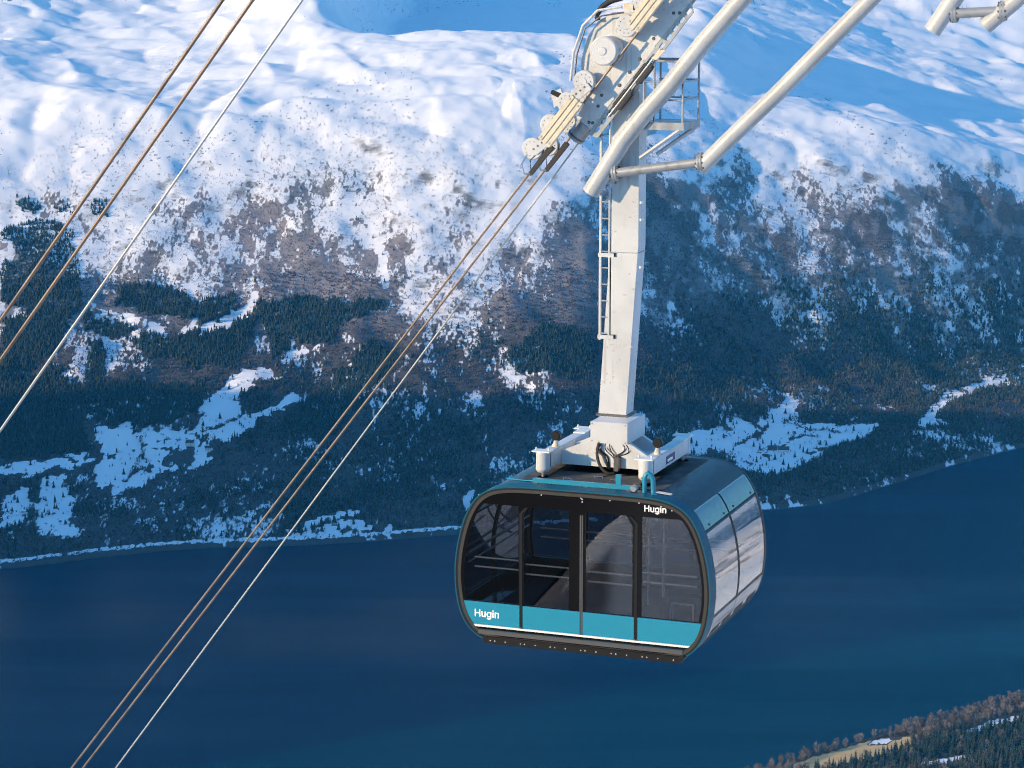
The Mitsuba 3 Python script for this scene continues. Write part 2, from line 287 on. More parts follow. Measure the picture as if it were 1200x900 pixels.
def scatter_mesh(protos, X, Y, Hs, Wd, sink=.25):
    Vs, Fs, n0 = [], [], 0
    Zs = ground(X, Y)
    pick = rng.integers(0, len(protos), len(X)); rot = rng.uniform(0, 6.28, len(X))
    for k, (v, f) in enumerate(protos):
        m = np.nonzero(pick == k)[0]
        if not len(m):
            continue
        c, s = np.cos(rot[m])[:, None], np.sin(rot[m])[:, None]
        vx = (v[None, :, 0] * c - v[None, :, 1] * s) * (Hs[m] * Wd[m])[:, None] + X[m][:, None]
        vy = (v[None, :, 0] * s + v[None, :, 1] * c) * (Hs[m] * Wd[m])[:, None] + Y[m][:, None]
        vz = v[None, :, 2] * Hs[m][:, None] + Zs[m][:, None] - sink
        Vs.append(np.stack([vx, vy, vz], -1).reshape(-1, 3))
        Fs.append((f[None] + (np.arange(len(m)) * len(v))[:, None, None] + n0).reshape(-1, 3))
        n0 += len(m) * len(v)
    return np.vstack(Vs), np.vstack(Fs)
def frustum_points(n, y0, y1):
    y = np.sqrt(rng.uniform(y0 * y0, y1 * y1, n))
    return rng.uniform(-.235, .235, n) * y, y
spruces = [far_spruce(k) for k in range(8)]
birches = [far_birch(k) for k in range(8)]
X, Y = frustum_points(420000, 3600, 5650)
Z = ground(X, Y)
xx, yy = warp(X, Y, 7)
clear = (in_polys(CLEAR + SOFT, xx, yy) | shore_road(X, Y, Z))
stand = in_polys(SPRUCE, xx, yy)
n1 = fbm(P3(X, Y, 300), 3, 71); n2 = fbm(P3(X, Y, 60), 3, 72)
right = sstep(150, 500, X)
low = sstep(235, 120, Z + 200 * n1 - 60 * right)
p_spruce = np.where(stand, .85, np.clip(low * (.27 + .22 * right + 1.9 * n2 + .8 * n1), .02 * low, .9) + .006 * sstep(430, 330, Z) * (n2 > .05))
p_spruce = np.where(clear, .022, p_spruce) * (Z > 6)
den = scrub_density(X, Y, Z)
p_birch = np.where(stand, .05, np.clip(.72 * den * (.35 + 1.3 * (n2 + .5)), 0, .75)) * np.where(clear, .25, 1.) * (Z > 5)
hedge = in_polys(LINES[:len(HEDGES)], X, Y)
p_birch = np.where(hedge, 1.2, p_birch)
u = rng.uniform(0, 1, len(X))
ps = np.where(stand & ~clear, .8, p_spruce * .42)
sp = u < ps
bi = (~sp) & (u < ps + p_birch * .95)
h_sp = rng.uniform(5, 14, sp.sum()) * np.where(Z[sp] > 330, .7, 1.)
pale = (rng.uniform(0, 1, sp.sum()) < .10 + .12 * right[sp]) & (~stand[sp])
scene['spruce_forest'] = mikit.ply(scatter_mesh(spruces, X[sp][~pale], Y[sp][~pale], h_sp[~pale], rng.uniform(.8, 1.25, (~pale).sum())), 'm_needles')
labels['spruce_forest'] = {'label': 'dark spruce forest on the lower slope across the fjord', 'category': 'forest', 'kind': 'stuff'}
scene['pine_forest'] = mikit.ply(scatter_mesh(spruces, X[sp][pale], Y[sp][pale], h_sp[pale], rng.uniform(1., 1.5, pale.sum())), 'm_needles_pale')
labels['pine_forest'] = {'label': 'paler brownish conifers scattered through the dark forest across the fjord', 'category': 'forest', 'kind': 'stuff'}
hb = rng.uniform(2.8, 6.8, bi.sum()) * np.where(Z[bi] > 330, .75, 1.1)
scene['birch_scrub'] = mikit.ply(scatter_mesh(birches, X[bi], Y[bi], hb, rng.uniform(.9, 1.5, bi.sum())), 'm_shrub')
labels['birch_scrub'] = {'label': 'leafless birch scrub on the snowy mountainside', 'category': 'scrub', 'kind': 'stuff'}

# near headland, lower right: every tree a thing of its own
def near_spruce_crown(seed):
    r = np.random.default_rng(seed)
    V, Fc = [], []
    for lev in np.linspace(0, 1, 9):
        z = .10 + .86 * lev; rad = .20 * (1 - lev) ** .85 + .012
        n = max(4, int(9 - 5 * lev)); a0 = r.uniform(0, 6)
        for k in range(n):
            a = a0 + 6.283 * k / n + r.uniform(-.25, .25); R = rad * r.uniform(.6, 1.2)
            d = np.array([math.cos(a), math.sin(a), 0]); s = np.array([-d[1], d[0], 0]) * R * .42
            i = len(V)
            V += [np.array([0, 0, z + .07]), d * R * .6 + s + [0, 0, z], d * R + [0, 0, z - .045 - .03 * r.uniform()], d * R * .6 - s + [0, 0, z]]
            Fc += [(i, i + 1, i + 2), (i, i + 2, i + 3), (i + 1, i + 3, i + 2)]
    i = len(V)
    for k in range(5):
        V.append(np.array([.05 * math.cos(k * 1.257), .05 * math.sin(k * 1.257), .12]))
    V.append(np.array([0, 0, 1.0])); Fc += [(i + k, i + (k + 1) % 5, i + 5) for k in range(5)]
    return np.array(V), np.array(Fc)
def near_birch_crown(seed):
    r = np.random.default_rng(seed)
    V, Fc = [], []
    for k in range(110):
        a = r.uniform(0, 6.28); z = r.uniform(.25, 1.0); R = .34 * math.sin(math.pi * min(1, (z - .12) * .95)) * r.uniform(.3, 1.05)
        tip = np.array([math.cos(a) * R, math.sin(a) * R, z]); o = np.array([tip[0] * .35, tip[1] * .35, z - r.uniform(.12, .25)])
        b = r.uniform(0, 6.28); s = np.array([math.cos(b), math.sin(b), r.uniform(-.4, .4)]) * r.uniform(.015, .035)
        i = len(V); V += [o, o + (tip - o) * .7 + s, tip, o + (tip - o) * .7 - s]; Fc += [(i, i + 1, i + 2), (i, i + 2, i + 3)]
    return np.array(V), np.array(Fc)
def trunk_mesh(r0, top):
    a = np.arange(5) * 1.2566
    v = np.vstack([np.stack([r0 * np.cos(a), r0 * np.sin(a), a * 0 - .03], -1), np.stack([r0 * .4 * np.cos(a), r0 * .4 * np.sin(a), a * 0 + top], -1)])
    f = [(i, (i + 1) % 5, 5 + (i + 1) % 5) for i in range(5)] + [(i, 5 + (i + 1) % 5, 5 + i) for i in range(5)]
    return v, np.array(f)
S_CROWN = [mikit.ply(near_spruce_crown(100 + k), 'm_needles' if k % 3 else 'm_needles_pale') for k in range(6)]
B_CROWN = [mikit.ply(near_birch_crown(200 + k), 'm_twigs' if k % 3 else 'm_twigs_dark') for k in range(6)]
S_TRUNK = mikit.ply(trunk_mesh(.014, .5), 'm_bark'); B_TRUNK = mikit.ply(trunk_mesh(.016, .6), 'm_bark')
def plant(name, crown, trunk, x, y, h, w, label, cat, group):
    k = numbered_fast(name)
    labels[k] = {'label': label, 'category': cat, 'group': group}
    m = T().translate([float(x), float(y), float(ground(x, y)[0]) - .1]).rotate([0, 0, 1], float(rng.uniform(0, 360))).scale([h * w, h * w, h])
    scene[k + '__trunk'] = {**trunk, 'to_world': m}
    scene[k + '__crown'] = {**crown, 'to_world': m}
COUNT = {}
def numbered_fast(name):
    n = COUNT.get(name, 0); COUNT[name] = n + 1
    return name if n == 0 else f'{name}_{n:03d}'
def near_points(n):
    y = rng.uniform(2640, 3320, n); x = rng.uniform(.085, .235, n) * y
    yn = smooth_interp(x, NEAR_SHORE, 60)
    return x, y, yn - y
x, y, s = near_points(9000)
z = ground(x, y)
clearing = in_polys(FIELD + NEARSNOW, x, y)
ok = (z > 3) & ~clearing & (z < EYE[2] - .3 * y)
# stay within what the picture can show: below the lower edge nothing is planted
vis = (np.arctan2(EYE[2] - z - 16, y) < math.radians(19.3))
shore_band = s < 75
bsel = np.nonzero(ok & vis & (shore_band & (rng.uniform(0, 1, len(x)) < .75) | (~shore_band & (rng.uniform(0, 1, len(x)) < .06))))[0]
ssel = np.nonzero(ok & vis & ~shore_band & (s > 70) & ~np.isin(np.arange(len(x)), bsel))[0]
def thin(sel, d, most):
    out = []
    for i in sel:
        if all((x[i] - x[j]) ** 2 + ((y[i] - y[j]) * .6) ** 2 > d * d for j in out):
            out.append(i)
        if len(out) >= most:
            break
    return out
chosen = thin(ssel, 4.5, 1100)
chosen.sort(key=lambda i: y[i])
rest = np.array(chosen[300:])
for i in chosen[:300]:
    plant('spruce_tree', S_CROWN[rng.integers(6)], S_TRUNK, x[i], y[i], rng.uniform(11, 19), rng.uniform(1.0, 1.5), 'dark green spruce standing in the wood on the near headland, lower right corner', 'tree', 'spruces on the near headland')
for i in thin(bsel, 5.0, 280):
    plant('birch_tree', B_CROWN[rng.integers(6)], B_TRUNK, x[i], y[i], rng.uniform(9, 15), rng.uniform(.95, 1.55), 'leafless brown birch along the shore of the near headland, lower right corner', 'tree', 'bare birches on the near headland')
if len(rest):
    scene['spruce_wood'] = mikit.ply(scatter_mesh([near_spruce_crown(300 + k) for k in range(4)], x[rest], y[rest], rng.uniform(11, 19, len(rest)), rng.uniform(1.0, 1.5, len(rest))), 'm_needles')
    labels['spruce_wood'] = {'label': 'spruce wood farther back on the near headland, lower right corner', 'category': 'wood', 'kind': 'stuff'}

# ------------------------------------------------------------------ farm buildings
mat('white_wall', (.62, .62, .60), .8); mat('brown_wall', (.12, .06, .045), .8); mat('dark_roof', (.05, .052, .058), .7); mat('window_glass', (.02, .025, .03), .15); mat('roof_snow', (.8, .81, .84), .9)
def house(name, px, w, d, h, rh, yaw, wallm, roofm, label, cat='house', windows=True):
    k = thing(name, label, cat)
    w, d, h, rh = w * 1.25, d * 1.25, h * 1.3, rh * 1.3
    x0, y0 = px
    z0 = float(ground(x0, y0)[0]) - .6
    R = trimesh.transformations.rotation_matrix(yaw, [0, 0, 1]); R[:3, 3] = [x0, y0, z0]
    wall = shapely.Polygon([(-d / 2, 0), (d / 2, 0), (d / 2, h), (0, h + rh), (-d / 2, h)])
    m = trimesh.creation.extrude_polygon(wall, w)                       # profile in x-y, extruded along z
    A = np.array([[0, 0, 1, -w / 2], [1, 0, 0, 0], [0, 1, 0, 0], [0, 0, 0, 1.]])
    m.apply_transform(A); m.apply_transform(R); add(k + '__wall', m, wallm)
    e = .5
    o = [(-d / 2 - e, h - e * rh / d * 2 + .05), (0, h + rh + .05), (d / 2 + e, h - e * rh / d * 2 + .05), (d / 2 + e, h - e * rh / d * 2 + .4), (0, h + rh + .42), (-d / 2 - e, h - e * rh / d * 2 + .4)]
    m = trimesh.creation.extrude_polygon(shapely.Polygon(o), w + .8); A[0, 3] = -w / 2 - .4
    m.apply_transform(A); m.apply_transform(R); add(k + '__roof', m, roofm)
    c = trimesh.creation.box((.9, .9, 1.6)); c.apply_translation([w * .2, 0, h + rh + .5]); c.apply_transform(R)
    if windows:
        add(k + '__roof__chimney', c, wallm)
        n = max(2, int(w / 3.2))
        for i in range(n):
            b = trimesh.creation.box((1.1, .06, 1.3)); b.apply_translation([-w / 2 + (i + .5) * w / n, -d / 2 - .02, h * .6]); b.apply_transform(R); add(k + '__window', b, 'm_window_glass')
    else:
        b = trimesh.creation.box((2.4, .08, 2.4)); b.apply_translation([-w * .15, -d / 2 - .03, 1.2 + .6]); b.apply_transform(R); add(k + '__door', b, 'm_dark_roof')
house('farmhouse', HOUSES[0], 12, 8, 5, 3.2, -.25, 'm_white_wall', 'm_dark_roof', 'white farmhouse with a dark roof at the edge of the snowy left field')
house('cottage', HOUSES[1], 9, 7, 3.6, 2.6, .15, 'm_white_wall', 'm_dark_roof', 'small white cottage with a dark roof just downhill of the left farmhouse')
house('barn', HOUSES[2], 18, 9, 4.5, 3, .1, 'm_brown_wall', 'm_dark_roof', 'long dark brown barn at the wood edge, right of the left farmhouse', 'barn', False)
house('farmhouse', HOUSES[3], 17, 9, 5.2, 4, -.1, 'm_white_wall', 'm_dark_roof', 'white farmhouse with a large dark roof in the snowy right field')
house('barn', HOUSES[4], 13, 8, 4, 3, .1, 'm_brown_wall', 'm_dark_roof', 'dark brown barn beside the white farmhouse in the right field', 'barn', False)
house('boathouse', HOUSES[5], 7, 5, 2.6, 2, .3, 'm_brown_wall', 'm_dark_roof', 'small dark boathouse at the water edge left of the cabin', 'boathouse', False)



# ------------------------------------------------------------------ the tramway car: frame of its own, x along the ropes, y away, z up
YAW = math.radians(20.8)
CAR = np.array([[math.cos(YAW), math.sin(YAW), 0, 1.018], [-math.sin(YAW), math.cos(YAW), 0, 34.667], [0, 0, 1, 941.104], [0, 0, 0, 1]])
def paint_dirt(base, dark, amount, s):
    def f(p, n, uv):
        a = pfbm(p.x * s, p.y * s, p.z * s * .5, octaves=4)
        return mix(base, dark, smoothstep(.45, .8, a) * amount)
    return proc(f)
def steel_paint(base, grime):
    # sprayed paint with rain runs, grease spots and a slightly chalky patchiness
    def f(p, n, uv):
        a = pfbm(p.x * 2.2, p.y * 2.2, p.z * 1.1, octaves=3)
        run = smoothstep(.62, .80, noise(p.x * 26, p.y * 26, p.z * 1.3)) * smoothstep(.4, .7, noise(p.x * 3, p.y * 3, p.z * .8 + 9))
        spot = smoothstep(.80, .84, noise(p.x * 22, p.y * 22, p.z * 22)) * smoothstep(.5, .7, noise(p.x * 4 + 5, p.y * 4, p.z * 4))
        c = mix(base, mi.Color3f(base) * .86, smoothstep(.4, .7, a))
        return mix(c, grime, dr.minimum(1.0, run * .5 + spot * .7))
    return proc(f)
mat('white_paint', steel_paint((.47, .49, .51), (.33, .31, .28)), .42)
mat('pipe_paint', steel_paint((.385, .40, .412), (.33, .32, .30)), .4)
mat('zinc', paint_dirt((.30, .32, .34), (.19, .20, .22), .8, 9.0), .45, .35)
mat('steel', (.42, .42, .43), .33, .8)
mat('dark_steel', (.10, .10, .105), .45, .6)
mat('black', (.007, .007, .008), .42, specular=.3)
mat('black_gloss', (.005, .005, .006), .14, specular=.22)
mat('mirror_black', (.010, .016, .022), .07, eta=1.95)
mat('rubber', (.02, .02, .021), .7)
mat('cream', paint_dirt((.54, .49, .38), (.38, .32, .21), .6, 12.0), .5)
mat('roof_paint', paint_dirt((.003, .014, .026), (.015, .024, .034), .5, 4.0), .32, specular=.16)
mat('roof_deck', paint_dirt((.035, .040, .045), (.09, .085, .08), .8, 6.0), .75)
mat('teal', paint_dirt((.004, .19, .30), (.012, .16, .24), .5, 1.6), .30, clearcoat=.5)
mat('teal_rim', (.003, .075, .12), .5, specular=.18)
mat('sill_white', (.62, .62, .60), .4)
mat('floor', (.035, .035, .037), .7)
mat('interior', (.045, .046, .05), .6)
mat('rail_metal', (.34, .34, .355), .35, .6)
mat('letter', (.75, .75, .73), .5)
mat('label_blue', (.01, .03, .12), .4)
mat('rust_rope', paint_dirt((.20, .145, .115), (.10, .072, .06), .8, 5.0), .42, .45)
mat('grey_rope', (.36, .36, .36), .4, .5)
scene['m_glass'] = {'type': 'thindielectric', 'int_ior': 1.62, 'specular_transmittance': rgb(.40, .43, .47)}
scene['m_end_glass'] = {'type': 'thindielectric', 'int_ior': 2.2, 'specular_transmittance': rgb(.16, .18, .21)}

def loc(m):
    m = m.copy(); m.apply_transform(CAR); return m
def part(key, m, material, smooth=30):
    return add(key, loc(m), material, smooth=smooth)
def box(x0, x1, y0, y1, z0, z1):
    m = trimesh.creation.box((x1 - x0, y1 - y0, z1 - z0)); m.apply_translation([(x0 + x1) / 2, (y0 + y1) / 2, (z0 + z1) / 2]); return m
def ext(poly, y0, y1):
    # polygon given in (x, z), extruded from y0 to y1
    gs = getattr(poly, 'geoms', [poly])
    ms = []
    for g in gs:
        m = trimesh.creation.extrude_polygon(g, y1 - y0, engine='earcut')
        m.apply_transform(np.array([[1, 0, 0, 0], [0, 0, -1, y1], [0, 1, 0, 0], [0, 0, 0, 1.]])); ms.append(m)
    return cat_(ms)
def chamfer_box(x0, x1, y0, y1, z0, z1, c=.015):
    g = shapely.box(x0, z0, x1, z1).buffer(-c).buffer(c, quad_segs=2)
    return ext(g, y0, y1)
def tube(pts, r, sides=12, caps=True):
    pts = np.asarray(pts, float)
    path = trimesh.creation.sweep_polygon(shapely.Point(0, 0).buffer(r, quad_segs=max(1, sides // 4)), pts, cap=caps)
    return path
def rod(a, b, r, sides=14):
    return trimesh.creation.cylinder(radius=r, segment=[a, b], sections=sides)
def disc_y(x, z, r, y0, y1, sides=40, bevel=.012):
    # wheel-like body of revolution about a y axis
    prof = np.array([[0, y0], [r - bevel, y0], [r, y0 + bevel], [r, y1 - bevel], [r - bevel, y1], [0, y1]])
    m = trimesh.creation.revolve(prof, sections=sides)
    m.apply_transform(np.array([[1, 0, 0, x], [0, 0, 1, 0], [0, -1, 0, z], [0, 0, 0, 1.]])); return m
def spline(pts, n):
    from scipy.interpolate import CubicSpline
    pts = np.asarray(pts, float)
    t = np.concatenate([[0], np.cumsum(np.sqrt(np.linalg.norm(np.diff(pts, axis=0), axis=1)))])
    return CubicSpline(t, pts, axis=0)(np.linspace(0, t[-1], n))
half = [(0, 1.176), (.7, 1.172), (1.15, 1.152), (1.42, 1.095), (1.63, .965), (1.775, .76), (1.88, .50), (1.965, .13), (1.995, -.25), (1.965, -.60), (1.87, -.91), (1.70, -1.12), (1.5, -1.215), (1.2, -1.25), (0, -1.252)]
RH = spline(half, 120)
RH = RH[np.concatenate([[True], np.linalg.norm(np.diff(RH, axis=0), axis=1) > .003])]
BODY = shapely.Polygon(np.vstack([RH, (RH * [-1, 1])[::-1][1:-1]])).buffer(0)
DEPTH = 3.13
def arc(side, z1, z0, off=0.):
    # stretch of the body outline on one side, from height z1 down to z0, pushed outward by off
    p = RH.copy()
    t = np.gradient(p, axis=0); nrm = np.stack([-t[:, 1], t[:, 0]], -1); nrm /= np.linalg.norm(nrm, axis=1, keepdims=True)
    p = p + (-nrm if nrm[len(p) // 2, 0] < 0 else nrm) * off
    fine = np.stack([np.interp(np.linspace(0, len(p) - 1, 600), np.arange(len(p)), p[:, k]) for k in (0, 1)], -1)
    m = (fine[:, 1] <= z1) & (fine[:, 1] >= z0) & (fine[:, 0] > .9)
    q = fine[m][::max(1, m.sum() // 22)]
    q = np.vstack([q, fine[m][-1]]) if np.linalg.norm(q[-1] - fine[m][-1]) > .004 else q
    return q * [side, 1]
def arc_panel(side, z1, z0, y0, y1, off, thick):
    a, b = arc(side, z1, z0, off), arc(side, z1, z0, off - thick)
    return ext(shapely.Polygon(np.vstack([a, b[::-1]])).buffer(0), y0, y1)
def arc_sheet(side, z1, z0, y0, y1, off):
    a = arc(side, z1, z0, off); n = len(a)
    v = np.vstack([np.stack([a[:, 0], np.full(n, y0), a[:, 1]], -1), np.stack([a[:, 0], np.full(n, y1), a[:, 1]], -1)])
    f = np.stack([np.arange(n - 1), np.arange(n - 1) + 1, np.arange(n - 1) + n + 1, np.arange(n - 1) + n], -1)
    f = np.vstack([f[:, [0, 1, 2]], f[:, [0, 2, 3]]])
    return trimesh.Trimesh(v, f if side > 0 else f[:, ::-1], process=False)

car = thing('cable_car', 'black and teal cable car cabin hanging from a white arm and its rope carriage', 'cable car')
K = car + '__'
# shell: roof, belly, ends
ring = lambda o, i: BODY.buffer(o).difference(BODY.buffer(i))
top = ring(0, -.05).intersection(shapely.box(-3, .955, 3, 3))
part(K + 'roof', ext(top, .265, DEPTH - .062), 'm_roof_paint')
part(K + 'roof__deck', box(-1.12, 1.12, .42, DEPTH - .3, 1.17, 1.192), 'm_roof_deck')
belly = ring(0, -.06).intersection(shapely.box(-3, -3, 3, -.99))
part(K + 'belly', ext(belly, .265, DEPTH - .062), 'm_black_gloss')
part(K + 'floor', box(-1.80, 1.80, .10, DEPTH - .10, -1.06, -.99), 'm_floor')
part(K + 'ceiling', box(-1.45, 1.45, .10, DEPTH - .10, 1.00, 1.03), 'm_interior')
mid = DEPTH / 2
for side in (1, -1):
    for y0, y1 in ((.272, mid - .012), (mid + .012, DEPTH - .07)):
        k = part(K + 'end_hatch', arc_panel(side, .945, .665, y0 + .02, y1 - .02, .004, .035), 'm_mirror_black')
        for yy in (y0 + .25, y1 - .25):
            c = arc(side, .72, .70, .01)[0]
            part(k + '__latch', box(c[0] - .02, c[0] + .02, yy - .02, yy + .02, c[1] - .012, c[1] + .012), 'm_dark_steel', False)
        w = K + 'end_window'
        w = numbered(w)
        part(w + '__pane', arc_sheet(side, .62, -.60, y0 + .03, y1 - .03, -.004), 'm_end_glass', True)
        part(w + '__frame', cat_([arc_panel(side, .645, .615, y0, y1, .002, .05), arc_panel(side, -.595, -.63, y0, y1, .002, .05), arc_panel(side, .615, -.595, y0, y0 + .032, .002, .05), arc_panel(side, .615, -.595, y1 - .032, y1, .002, .05)]), 'm_black')
        part(K + 'end_panel', arc_panel(side, -.64, -.985, y0, y1, .003, .04), 'm_mirror_black')
        for q in range(2):
            ya = y0 + .12 + q * (y1 - y0) * .5
            part(K + 'vent', arc_panel(side, -.86, -.93, ya, ya + .48, .012, .02), 'm_rubber')
# front and rear faces
def face(yo, sgn, front):
    # yo: plane of the face, sgn: -1 towards the viewer
    F_ = lambda a, b: (min(yo + sgn * a, yo + sgn * b), max(yo + sgn * a, yo + sgn * b))
    part(K + 'rim', ext(ring(.012, -.035) if front else ring(.004, -.035), *F_(-.262 if front else -.06, .035 if front else .005)), 'm_teal_rim' if front else 'm_black')
    if not front:
        yo -= .03
    part(K + 'rim_lip', ext(ring(-.008, -.034), *F_(.0352, .039)), 'm_black')
    inner = BODY.buffer(-.036)
    part(K + 'seal', ext(inner.difference(BODY.buffer(-.085)), *F_(-.07, .015)), 'm_rubber')
    inn = BODY.buffer(-.086)
    zb, zt = -.650, .872
    xs = [(-3, -.985), (-.905, -.182), (.075, .808), (.945, 3)]
    solid = inn.intersection(shapely.box(-3, zb, 3, 3))
    holes = []
    for i, (a, b) in enumerate(xs):
        g = shapely.box(a, zb + .012, b, zt)
        if i == 1: g = g.difference(shapely.Polygon([(a, zt), (a + .07, zt), (a, zt - .12)]))
        if i == 2: g = g.difference(shapely.Polygon([(b, zt), (b - .10, zt), (b, zt - .16)]))
        g = g.intersection(BODY.buffer(-.13))
        holes.append(g)
    frame = solid
    for g in holes: frame = frame.difference(g)
    part(K + 'header_panel', ext(frame.intersection(shapely.box(-3, zt, 3, 3)), *F_(-.05, 0)), 'm_black_gloss')
    for a, b, y_, nm in ((-3, -.945, 0, 'window_frame'), (-.943, .0165, .012, 'door_frame'), (.0185, .875, .012, 'door_frame'), (.877, 3, 0, 'window_frame')):
        part(K + nm, ext(frame.intersection(shapely.box(a, zb, b, zt - .002)), *F_(-.045, y_)), 'm_black_gloss')
    for i, g in enumerate(holes):
        nm = 'door_window' if i in (1, 2) else 'side_window'
        v, f = trimesh.creation.triangulate_polygon(g, engine='earcut')
        yy = yo + sgn * -.018
        f = f if sgn > 0 else f[:, ::-1]
        part(K + nm, trimesh.Trimesh(np.stack([v[:, 0], np.full(len(v), yy), v[:, 1]], -1), f, process=False), 'm_glass', False)
    if front:
        # vertical seals of the doors and pillars
        for x in (.002, .031):
            part(K + 'door_seal', box(x - .009, x + .009, yo - .03, yo - .012, zb - .35, zt - .05), 'm_dark_steel', False)
        for x in (-.935, .868):
            part(K + 'door_pillar', ext(shapely.Polygon([(x - .022, zb - .33), (x + .022, zb - .33), (x + .022, zt - .10), (x + .09 * (1 if x < 0 else -1) + .022, zt - .005), (x + .09 * (1 if x < 0 else -1) - .022, zt - .005), (x - .022, zt - .10)]), yo - .04, yo - .0125), 'm_black')
    # teal band in four panels
    band = inn.intersection(shapely.box(-3, -1.0, 3, zb - .004))
    for a, b in ((-3, -.952), (-.918, .001), (.032, .845), (.89, 3)):
        part(K + 'band_panel', ext(band.intersection(shapely.box(a, -3, b, 3)), *F_(-.04, .004)), 'm_teal')
    part(K + 'band_backing', ext(band.buffer(-.01), *F_(-.07, -.041)), 'm_black')
    part(K + 'sill_strip', ext(inn.intersection(shapely.box(-1.80, -1.032, 1.80, -1.003)), *F_(-.03, .028)), 'm_sill_white')
    part(K + 'apron', ext(inn.intersection(shapely.box(-3, -3, 3, -1.034)), *F_(-.05, -.002)), 'm_black_gloss')
face(0, -1, True)
face(DEPTH, 1, False)
# bumper bar below the front with its bolts
b = K + 'bumper'
part(b, ext(shapely.Polygon([(-1.53, -1.17), (1.56, -1.17), (1.62, -1.135), (1.66, -1.16), (1.58, -1.262), (-1.50, -1.262)]).buffer(-.008).buffer(.008), -.10, .06), 'm_black')
bolts = []
for x in np.concatenate([np.arange(-1.4, 1.5, .24), np.arange(-1.33, 1.5, .48)]):
    part(b + '__bolt', disc_y(x, -1.215, .009, -.108, -.098, 8, .003), 'm_letter', False)
part(K + 'lower_apron_tray', ext(shapely.box(-1.62, -1.135, 1.6, -1.075), -.055, .0), 'm_dark_steel')
for x in (-1.62, -1.2, -.62, .0, .45, .90, 1.40):
    part(K + 'header_bolt', disc_y(x, 1.075 if abs(x) < 1.3 else 1.0, .009, -.012, -.001, 8, .003), 'm_letter', False)
for z in (1.02, 1.06):
    part(K + 'header_bolt', disc_y(.02, z, .010, -.012, -.001, 8, .003), 'm_letter', False)
# lettering
def lettering(key, text, x, z, h, y):
    m = meshkit.text_mesh(text, h, .003, bold=True)
    w = m.bounds
    m.apply_transform(np.array([[1, 0, 0, x], [0, 0, -1, y], [0, 1, 0, z], [0, 0, 0, 1.]]))
    k = add(key, loc(m), 'm_letter'); labels[k] = {'label': f'white name {text} on the cabin front'}
lettering(K + 'band_panel__lettering', 'Hugin', -1.70, -.880, .108, -.008)
lettering(K + 'header_panel__lettering', 'Hugin', .968, .958, .092, -.004)
# inside: hand rails, poles, a bench with a console
def hrail(x0, x1, y, z, nm='hand_rail'):
    part(K + nm, cat_([rod((x0, y, z), (x1, y, z), .015, 8), rod((x0 + .06, y, z), (x0 + .06, y + (-.07 if y < 1 else .07), z), .010, 6), rod((x1 - .06, y, z), (x1 - .06, y + (-.07 if y < 1 else .07), z), .010, 6)]), 'm_rail_metal')
for z in (.03, -.115):
    hrail(-1.70, -.97, .12, z); hrail(.96, 1.78, .12, z)
    hrail(-1.70, 1.70, DEPTH - .12, z - .20)
for z in (-.02, -.17):
    hrail(-.90, -.20, .14, z, 'door_rail'); hrail(.09, .80, .14, z - .02, 'door_rail')
for side in (-1, 1):
    for z in (.05, -.1):
        part(K + 'end_rail', rod((side * 1.86, .25, z), (side * 1.86, DEPTH - .25, z), .015, 8), 'm_rail_metal')
for x, y in ((.45, 2.0), (1.12, .62)):
    part(K + 'grab_pole', rod((x, y, -.99), (x, y, 1.0), .02, 10), 'm_rail_metal')
cs = K + 'control_console'
part(cs, cat_([chamfer_box(1.12, 1.72, .55, .95, -.99, -.42, .04), chamfer_box(1.15, 1.70, .80, .98, -.42, .02, .05)]), 'm_black')
part(cs + '__screen_frame', ext(shapely.box(1.26, -.80, 1.62, -.50).difference(shapely.box(1.285, -.80, 1.595, -.53)), .535, .552), 'm_rail_metal', False)
# roof fittings: teal rail along the front, hoop, conduits
rr = K + 'roof_rail'
part(rr, cat_([box(-.84, .70, .21, .27, 1.205, 1.268), box(.46, .54, .22, .27, 1.268, 1.42)]), 'm_teal', False)
for x in (-.80, .0, .66):
    part(rr + '__foot', box(x - .03, x + .03, .22, .26, 1.16, 1.206), 'm_dark_steel', False)
part(K + 'roof_hoop', tube([(.90, .24, 1.16), (.90, .24, 1.38), (.915, .24, 1.44), (.955, .24, 1.48), (1.0, .24, 1.45), (1.03, .24, 1.38), (1.04, .24, 1.15)], .036, 12), 'm_teal')
part(K + 'roof_hoop__foot', box(.98, 1.10, .19, .29, 1.14, 1.175), 'm_teal', False)
for y in (.62, .68):
    part(K + 'roof_conduit', tube([(1.05, y - .35, 1.19), (1.3, y - .36, 1.17)], .016, 8), 'm_steel')
part(K + 'roof_conduit', tube([(-1.35, .50, 1.165), (-1.0, .30, 1.20), (-.84, .24, 1.22)], .014, 8), 'm_teal')
part(K + 'roof_lamp', disc_y(.76, 1.24, .055, .14, .22, 16), 'm_steel')
part(K + 'roof_cable', tube([(.70, .24, 1.24), (.78, .30, 1.20), (.85, .25, 1.27), (.92, .3, 1.19)], .012, 6), 'm_rubber')
for x, y in ((-.1, .9), (.2, .75), (-.5, .62)):
    part(K + 'roof_handle', tube([(x, y, 1.18), (x + .01, y, 1.215), (x + .12, y, 1.215), (x + .13, y, 1.18)], .010, 6), 'm_steel')

